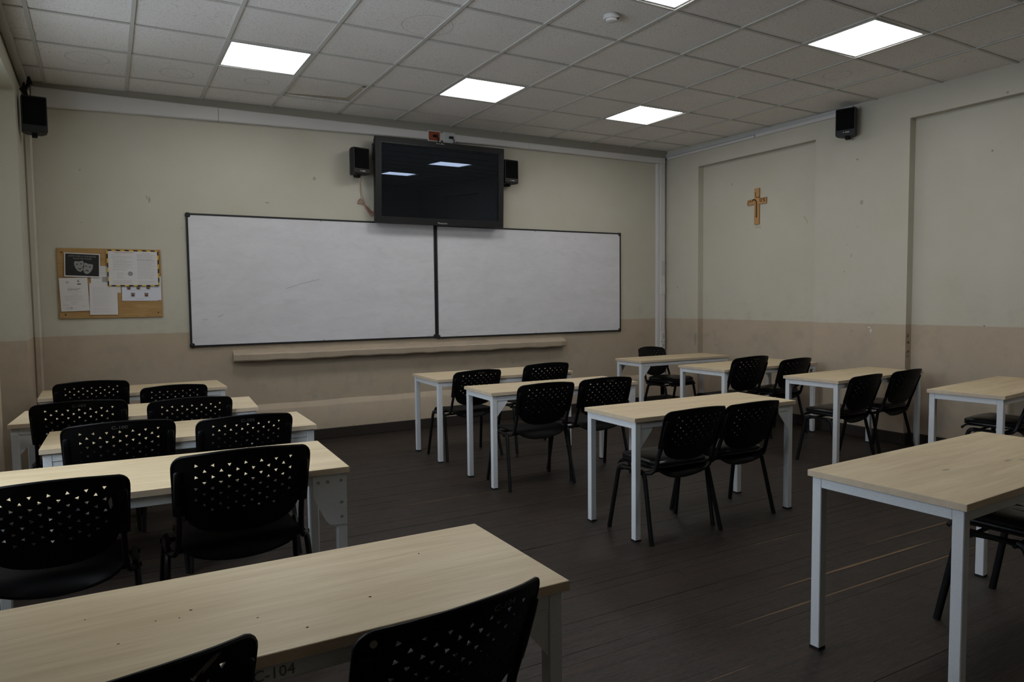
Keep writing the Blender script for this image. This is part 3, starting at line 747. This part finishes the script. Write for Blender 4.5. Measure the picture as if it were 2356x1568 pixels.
# ------------------------------------------------------------------ desks
def desk(name_, x, y, th, Wd, D, label, group, rivet=False, writing=None, gus=()):
    t = tag(empty('school_desk', (x, y, 0), th), label, 'desk', group)
    T = .024; z0 = ZT - T
    MB().bb(0, Wd, -D, 0, z0, ZT, bev=.001).build('tabletop', M['top'], t)
    e = MB(); q_ = .0006; e.bb(-q_, Wd + q_, -D - q_, -D + .002, z0 + .0005, ZT - .001); e.bb(-q_, Wd + q_, -.002, q_, z0 + .0005, ZT - .001); e.bb(-q_, .002, -D, 0, z0 + .0005, ZT - .001); e.bb(Wd - .002, Wd + q_, -D, 0, z0 + .0005, ZT - .001)
    e.build('edge_band', M['edge'], t)
    L, o, rh = .038, .012, .04
    xa, xb, ya, yb_ = o, Wd - o, -D + o, -o
    for lx in (xa, xb - L):
        for ly in (ya, yb_ - L):
            l = MB().bb(lx, lx + L, ly, ly + L, .006, z0, bev=.0025).build('leg', M['steel'], t)
            MB().bb(lx - .0015, lx + L + .0015, ly - .0015, ly + L + .0015, 0, .010).build('foot_cap', M['rubber'], l)
    for ly in (ya, yb_ - .03): MB().bb(xa + L, xb - L, ly + .001, ly + .03, z0 - rh, z0, bev=.002).build('rail', M['steel'], t)
    for lx in (xa, xb - .03): MB().bb(lx + .001, lx + .03 - .001, ya + L, yb_ - L, z0 - rh, z0, bev=.002).build('rail', M['steel'], t)
    zr = z0 - rh; gx, gz = .085, .115
    for ly, side in ((ya + .006, 'F'), (yb_ - .006, 'B')):
        for lx, s in ((xa + L, 1), (xb - L, -1)):
            if rivet and side == 'F' and s == -1: continue
            if (side + 'L' if s == 1 else side + 'R') not in gus: continue
            poly = [(lx, zr + .003), (lx + s * gx, zr + .003), (lx + s * gx, zr - .012), (lx, zr - gz)]
            MB().prism(poly, lambda p, q=ly: (p[0], q - .0015, p[1]), lambda p, q=ly: (p[0], q + .0015, p[1])).build('gusset_plate', M['steel'], t)
    if rivet:
        ly = ya - .002; R_ = xb + .001
        pts = [(R_, z0 - .002), (R_ - .135, z0 - .002), (R_ - .133, z0 - .085), (R_ - .12, z0 - .12), (R_ - .085, z0 - .19), (R_ - .07, z0 - .205), (R_ - .05, z0 - .21), (R_, z0 - .21)]
        gp = MB().prism(pts, lambda p: (p[0], ly - .002, p[1]), lambda p: (p[0], ly + .002, p[1])).build('repair_plate', M['steel'], t)
        for px, pz in ((-.112, -.03), (-.075, -.03), (-.022, -.03), (-.022, -.118), (-.022, -.178)):
            MB().rings([[(R_ + px + r * math.cos(k * .7854), ly - yy_, z0 + pz + r * math.sin(k * .7854)) for k in range(8)] for yy_, r in ((.001, .0065), (.004, .006), (.0055, .003))]).build('rivet', M['steelcap'], gp)
    if writing:
        text_mesh(writing[0], .032, 'handwriting', M['chalk'], t, (writing[1], ya - .0004, z0 - rh + .008), ext=.0003)
    return t
DESKS = {
 'D1': (2.771, 1.21, -.035, 1.332, .599), 'D2': (2.754, .107, -.029, 1.297, .476), 'D3': (2.907, -1.27, -.016, 1.294, .490),
 'D4': (2.713, -3.024, .047, 1.353, .574), 'D5': (5.233, 1.42, -.012, 1.273, .439), 'D6': (5.244, .44, .006, 1.295, .602),
 'D7': (5.295, -.77, .051, 1.241, .501), 'D8': (5.392, -1.918, .120, 1.268, .482), 'L1': (-.068, 1.703, .009, 1.252, .548),
 'L2': (-.084, .532, -.066, 1.321, .566), 'L3': (.099, -.412, -.025, 1.263, .525)}
def right_anchor(x, y, th, Wd): return (x - Wd * math.cos(th), y - Wd * math.sin(th))
a = right_anchor(1.237, -1.416, -.043, 1.28); DESKS['L4'] = (a[0], a[1], -.043, 1.28, .604)
a = right_anchor(1.314, -2.944, -.001, 1.30); DESKS['L5'] = (a[0], a[1], -.001, 1.30, .505)
LAB = {
 'D1': 'light maple desk of the middle column nearest the whiteboards', 'D2': 'second light maple desk of the middle column, counted from the whiteboards',
 'D3': 'third maple desk of the middle column, with two chairs tucked close together', 'D4': 'large maple desk in front at the right, grey smudges on its top',
 'D5': 'maple desk in the right front corner, chair on its wall side facing it', 'D6': 'maple desk by the cross wall with two chairs, second in the right column',
 'D7': 'maple desk beside the wall pier, third in the right column', 'D8': 'maple desk at the right edge of the picture, by the second wall recess',
 'L1': 'maple desk under the notice board, first in the left column', 'L2': 'second maple desk of the left column, touching the left wall',
 'L3': 'third maple desk of the left column, counted from the front wall', 'L4': 'fourth maple desk of the left column, riveted steel plate at its corner',
 'L5': 'nearest maple desk at the lower left, longest in the picture'}
for k, v in DESKS.items():
    grp = 'desks of the left column' if k[0] == 'L' else ('desks of the middle column' if k in ('D1', 'D2', 'D3', 'D4') else 'desks of the right column')
    gs = {'D1': (), 'D2': ('FL', 'FR'), 'D3': ('FL', 'FR'), 'D4': (), 'D5': ('FL', 'BL'), 'D6': ('BR',), 'D7': ('BR', 'BL'), 'D8': ('BR',)}.get(k, ('FL', 'FR'))
    t = desk(k, *v, LAB[k], grp, gus=gs, rivet=(k == 'L4'), writing=(('C-104', .62) if k == 'L5' else None))
    if k == 'D4':
        m = MB()
        for q, (cx, cy, rx, ry) in enumerate(((.42, -.30, .028, .008), (.78, -.36, .03, .010), (.84, -.40, .010, .03))): m.prism(blob(cx, cy, rx, ry, 12, q), lambda p: (p[0], p[1], ZT - .0005), lambda p: (p[0], p[1], ZT + .0003))
        tag(m.build('smudge', mat('grey_smudge', (.36, .31, .22, 1), .5, .3), t), kind='stuff')

    if k == 'L5':
        m = MB()
        for q, (cx, cy, rx, ry) in enumerate(((.50, -.215, .0035, .003), (.475, -.245, .0025, .002), (.43, -.235, .002, .002), (.36, -.31, .0035, .002), (.62, -.33, .003, .002), (.70, -.43, .003, .003), (.86, -.35, .004, .003), (1.06, -.15, .003, .004), (.30, -.15, .002, .002))): m.prism(blob(cx, cy, rx, ry, 8, q), lambda p: (p[0], p[1], ZT - .0005), lambda p: (p[0], p[1], ZT + .0003))
        tag(m.build('ink_speck', M['rubber'], t), kind='stuff')
# ------------------------------------------------------------------ chairs
def yc(z): return -.165 - .105 * (z - .42) / .33
def back_surf(x, z, off=0):
    hw = .229; s = min(1, abs(x) / hw)
    return (x, yc(z) - .062 * (1 - s ** 2.2) * min(1, max(.35, (z - .40) / .30)) + off, z)
def back_outline():
    half = [(0, .468), (.03, .469), (.06, .4715), (.09, .4765), (.12, .485), (.145, .497), (.165, .512), (.180, .530), (.188, .545), (.192, .555),
            (.205, .556), (.2235, .558), (.2245, .59), (.2258, .64), (.227, .68), (.2285, .715)]
    for k in range(6):
        a = k / 5 * math.pi / 2; half.append((.1885 + .040 * math.cos(a), .735 + .040 * math.sin(a)))
    half += [(.165, .7785), (.14, .7815), (.11, .785), (.08, .7875), (.05, .789), (.025, .7898), (0, .790)]
    return half + [(-x, z) for x, z in reversed(half[1:-1])]
def make_back():
    out = back_outline(); V = [Vector(p) for p in out]; n = len(V); E = [(i, (i + 1) % n) for i in range(n)]; holes = []
    r = random.Random(5)
    for row in range(9):
        z = .742 - row * .0215
        cols = [-.156 + .052 * k for k in range(7)] if row % 2 == 0 else [-.13 + .052 * k for k in range(6)]
        for ci, x in enumerate(cols):
            if z < .60 and abs(x) > .115 + (z - .56) * .9: continue
            a0 = r.choice((0, .5, 1.0, 1.57, 2.1, 2.6)) + r.uniform(-.2, .2); R_ = .0078
            h = [Vector((x + R_ * math.cos(a0 + q * 2.0944), z + R_ * math.sin(a0 + q * 2.0944))) for q in range(3)]
            b = len(V); V += h; E += [(b, b + 1), (b + 1, b + 2), (b + 2, b)]; holes.append(h)
    for i in range(-10, 11):                       # steiner points so that the sheet can bend
        for j in range(14):
            x, z = i * .0215, .485 + j * .0215
            hwid = .215 if z > .575 else .185 - (.575 - z) * 1.3
            if abs(x) < hwid and z < .775 and all((Vector((x, z)) - sum(h, Vector((0, 0))) / 3).length > .010 for h in holes): V.append(Vector((x, z)))
    vv, ee, ff, *_ = geometry.delaunay_2d_cdt(V, E, [], 1, 1e-6)
    def inside(p, h):
        s = [(h[(k + 1) % 3] - h[k]).cross(p - h[k]) for k in range(3)]
        return all(q > 0 for q in s) or all(q < 0 for q in s)
    F = []
    for f in ff:
        c = sum((vv[i] for i in f), Vector((0, 0))) / len(f)
        if not any((c - h[0]).length < .03 and inside(c, h) for h in holes): F.append(f)
    th = .0065
    nv = len(vv); verts = [back_surf(v.x, v.y) for v in vv] + [back_surf(v.x, v.y, th) for v in vv]
    from collections import Counter
    cnt = Counter()
    for f in F:
        for k in range(len(f)): cnt[tuple(sorted((f[k], f[(k + 1) % len(f)])))] += 1
    faces = [tuple(f) for f in F] + [tuple(i + nv for i in reversed(f)) for f in F]
    for f in F:
        for k in range(len(f)):
            a, b = f[k], f[(k + 1) % len(f)]
            if cnt[tuple(sorted((a, b)))] == 1: faces.append((b, a, a + nv, b + nv))
    m = MB(); bv = [m.bm.verts.new(v) for v in verts]
    for f in faces:
        try: m.bm.faces.new([bv[i] for i in f])
        except ValueError: pass
    return m
def rim_tube(m):
    pts = [back_surf(x, z, .003) for x, z in back_outline()]
    i0 = 10; seq = pts[i0:len(pts) - i0 + 1]
    m.tube(seq, .0052, 6, cap=True)
def seat_shell():
    m = MB(); nx, ny = 16, 16; hx, y0, y1 = .212, -.205, .215; top = []
    def shape(u, v):
        x = u * hx; y = y0 + (y1 - y0) * v
        # rounded corners
        e = max(0, abs(u) - .75) / .25
        y_ = y + (.045 * e * e if v < .2 else 0) * (1 - v / .2) if v < .2 else y - .03 * e * e * max(0, (v - .8) / .2)
        z = .428 - .012 * (1 - u * u) * (1 - (2 * v - 1) ** 2)
        if v < .28:
            q = (.28 - v) / .28; z -= .062 * q * q * (1 - u * u) ** .8 - .01 * q * abs(u) ** 3; y_ += .035 * q * q * (1 - u * u)
        if v > .85: z -= .03 * ((v - .85) / .15) ** 2
        return Vector((x, y_, z))
    G = [[shape(-1 + 2 * i / nx, j / ny) for i in range(nx + 1)] for j in range(ny + 1)]
    A = [[m.bm.verts.new(p) for p in r] for r in G]; B = [[m.bm.verts.new(p - Vector((0, 0, .010))) for p in r] for r in G]
    for j in range(ny):
        for i in range(nx):
            m.bm.faces.new((A[j][i], A[j][i + 1], A[j + 1][i + 1], A[j + 1][i])); m.bm.faces.new((B[j][i], B[j + 1][i], B[j + 1][i + 1], B[j][i + 1]))
    for i in range(nx): m.bm.faces.new((A[0][i], B[0][i], B[0][i + 1], A[0][i + 1])); m.bm.faces.new((A[ny][i], A[ny][i + 1], B[ny][i + 1], B[ny][i]))
    for j in range(ny): m.bm.faces.new((A[j][0], A[j + 1][0], B[j + 1][0], B[j][0])); m.bm.faces.new((A[j][nx], B[j][nx], B[j + 1][nx], A[j + 1][nx]))
    return m
def cushion(z0, zs):
    m = MB(); rr = []; n = 36
    for (dz, s) in zs:
        r_ = []
        for k in range(n):
            a = 2 * math.pi * k / n; c, q = math.cos(a), math.sin(a); p = .42
            x = math.copysign(abs(c) ** p, c) * .208 * s; y = math.copysign(abs(q) ** p, q) * .200 * s + .01
            wv = .003 * math.sin(3 * a)
            r_.append((x, y, z0 + dz + wv - (.006 if y > .15 else 0)))
        rr.append(r_)
    return m.rings(rr)
def make_chair(pad):
    t = empty('school_chair')
    back = make_back(); b = back.build('backrest', M['plastic'], t, True)
    rm = MB(); rim_tube(rm); rm.build('rim', M['plastic'], b, True)
    sl = MB()
    for s in (-1, 1):
        z_ = [.556, .59, .64, .68, .715, .722]; rad = [.0135, .0145, .0145, .0145, .014, .009]
        rr = []
        for z, r_ in zip(z_, rad):
            c = Vector(back_surf(s * .2075, z, .001)); rr.append([(c.x + 1.25 * r_ * math.cos(k * .6283), c.y + .8 * r_ * math.sin(k * .6283), z) for k in range(10)])
        MB().rings(rr).build('sleeve', M['plastic'], b, True)
        MB().tube([(s * .2075, back_surf(s * .2075, .60)[1], .60), (s * .209, yc(.515), .515), (s * .211, yc(.46), .46), (s * .214, -.165, .425), (s * .222, -.145, .402), (s * .236, -.11, .394)], .0105, 8, 1.3).build('upright', M['tube'], t, True)
        # two legs make one bent side tube; they meet in the middle of the side rail
        for q in (1, -1):
            yf, ytop = (.200, .125) if q == 1 else (-.202, -.105)
            pts = [(s * .268, yf, .0), (s * .2465, ytop + q * .012, .355), (s * .2455, ytop + q * .004, .378), (s * .2445, ytop - q * .008, .392), (s * .243, ytop - q * .028, .397), (s * .242, .01, .397)]
            MB().tube(pts, .0115, 8, 1.35).build('leg', M['tube'], t, True)
    for yy_ in (.085, -.075):
        MB().tube([(-.262, yy_, .388), (.262, yy_, .388)], .009, 8).build('cross_bar', M['tube'], t, True)
    seat_shell().build('seat', M['plastic'], t, True)
    if pad:
        cushion(.424, [(0, .94), (.008, 1.0), (.016, .995), (.019, .97), (.022, .99), (.034, 1.0), (.044, .965), (.050, .86), (.053, .6), (.0535, .2)]).build('seat_pad', M['vinyl'], t, True)
    return t
chairP, chairN = make_chair(True), make_chair(False)
usedP = usedN = False
CH = [ # x, y, rotation, scale, padded, label, group, marking
 (3.103, -0.293, -0.071, 0.986, 0, 'black perforated chair at the left side of the second middle desk', 'middle', None),
 (3.658, -0.266, -0.100, 0.986, 0, 'black perforated chair at the right side of the second middle desk', 'middle', 'C-101'),
 (3.092, 0.814, 0.019, 0.984, 0, 'black perforated chair at the left side of the middle desk nearest the whiteboards', 'middle', 'C-101'),
 (3.777, 0.803, -0.008, 1.014, 0, 'black perforated chair at the right side of the middle desk nearest the whiteboards', 'middle', None),
 (3.213, -1.647, -0.013, 0.969, 1, 'black padded chair tucked in at the left of the third middle desk', 'middle', None),
 (3.757, -1.577, -0.039, 0.944, 1, 'black padded chair at the right of the third middle desk, overlapping its neighbour', 'middle', None),
 (5.624, -1.040, 0.044, 0.940, 1, 'black padded chair at the left side of the desk beside the wall pier', 'right', None),
 (6.215, -1.010, 0.036, 0.944, 1, 'black padded chair nearest the right wall, at the desk beside the pier', 'right', None),
 (5.530, 0.076, 0.025, 1.039, 0, 'black perforated chair at the left of the desk by the cross wall', 'right', 'C-101'),
 (6.154, 0.061, 0.022, 0.977, 1, 'black padded chair at the right of the desk by the cross wall', 'right', None),
 (0.267, 1.397, 0.009, 1.034, 0, 'black perforated chair below the notice board, left seat of the first left desk', 'left', None),
 (0.793, 1.214, 0.014, 0.973, 0, 'black perforated chair at the right seat of the first left desk', 'left', None),
 (0.233, 0.173, -0.018, 1.044, 0, 'black chair marked C-103 at the left seat of the second left desk', 'left', 'C-103'),
 (0.801, 0.123, 0.008, 1.018, 0, 'black perforated chair at the right seat of the second left desk', 'left', None),
 (.418, -0.708, -0.014, 1.037, 0, 'black chair marked C-100 at the left seat of the third left desk', 'left', 'C-100'),
 (.976, -0.732, 0.009, 1.015, 0, 'black chair marked C-105 at the right seat of the third left desk', 'left', 'C-105'),
 (0.808, -1.762, -0.020, 1.060, 0, 'black chair in front of the riveted plate desk, its right seat, clear triangular holes', 'left', None),
 (0.194, -1.777, -0.004, 1.014, 0, 'black chair cut by the left edge of the picture, at the riveted plate desk', 'left', None),
 (.938, -3.268, .155, .98, 0, 'nearest black chair at the bottom middle, turned, marked C-104', 'left', 'C-104'),
 (.320, -3.260, .19, 1.0, 0, 'nearest black chair at the bottom left corner, scratched, marked C-101', 'left', 'C-101'),
 (3.673, -3.324, .09, 1.0, 1, 'black padded chair mostly out of view under the large right front desk', 'middle', None),
 (6.090, -2.070, .12, .97, 1, 'black padded chair under the desk at the right edge of the picture', 'right', None),
 (5.900, 1.28, 3.300, 1.0, 1, 'black padded chair behind the corner desk, facing into the room', 'right', None),
]
for (x, y, rz, sc, pad, lab, grp, mark) in CH:
    if pad: c = chairP if not usedP else copy_tree(chairP)
    else: c = chairN if not usedN else copy_tree(chairN)
    if pad: usedP = True
    else: usedN = True
    c.location = (x, y, 0); c.rotation_euler = (0, 0, rz); c.scale = (sc, sc, sc)
    tag(c, lab, 'chair', {'left': 'black chairs of the left column', 'middle': 'black chairs of the middle column', 'right': 'black chairs of the right column'}[grp])
    if mark: c['mark'] = mark
# hand-scratched numbers on the backs
for c in [o for o in COL.objects if o.name.startswith('school_chair') and o.get('mark')]:
    near = c.location.y < -3; x0 = .085 if near and c.location.x > .5 else 0
    o = text_mesh(c['mark'], .021, 'number_marking', M['chalk'], c, (0, 0, 0), (0, 0, 0), ext=.0002)
    for v in o.data.vertices:
        u, w, k = v.co; v.co = back_surf(x0 + u * 1.25, .757 - (.004 if x0 else 0) + w + .0, -.0010 - (k + .0002))
    del c['mark']
c = [o for o in COL.objects if o.get('label', '').startswith('nearest black chair at the bottom left')][0]
m = MB()
for k in range(9):
    r = random.Random(k); a = r.uniform(-.01, .01); x0 = .118 + k * .0022
    m.tube([back_surf(x0 - .012 + a, .748 + a * .4, -.0006), back_surf(x0 + .014 + a, .768 + a * .6, -.0006)], .0009, 4)
m.build('scratch_mark', M['chalk'], c)

c = [o for o in COL.objects if o.get('label', '').endswith('marked C-104')][0]
m = MB().prism([(-.200 + .0065 * math.cos(k * .628) , .748 + .009 * math.sin(k * .628)) for k in range(10)], lambda p: back_surf(p[0], p[1], -.0016), lambda p: back_surf(p[0], p[1], .001))
m.build('pale_spot', M['mask'], c)
c = [o for o in COL.objects if o.get('label', '').startswith('black chair cut by the left edge')][0]
r = random.Random(3)
m = MB().prism([(.172 + .006 * math.cos(k * .5236) * r.uniform(.6, 1.2), .680 + .022 * math.sin(k * .5236) * r.uniform(.8, 1.1)) for k in range(12)], lambda p: back_surf(p[0], p[1], -.0016), lambda p: back_surf(p[0], p[1], .001))
m.build('scrape_mark', M['mask'], c)
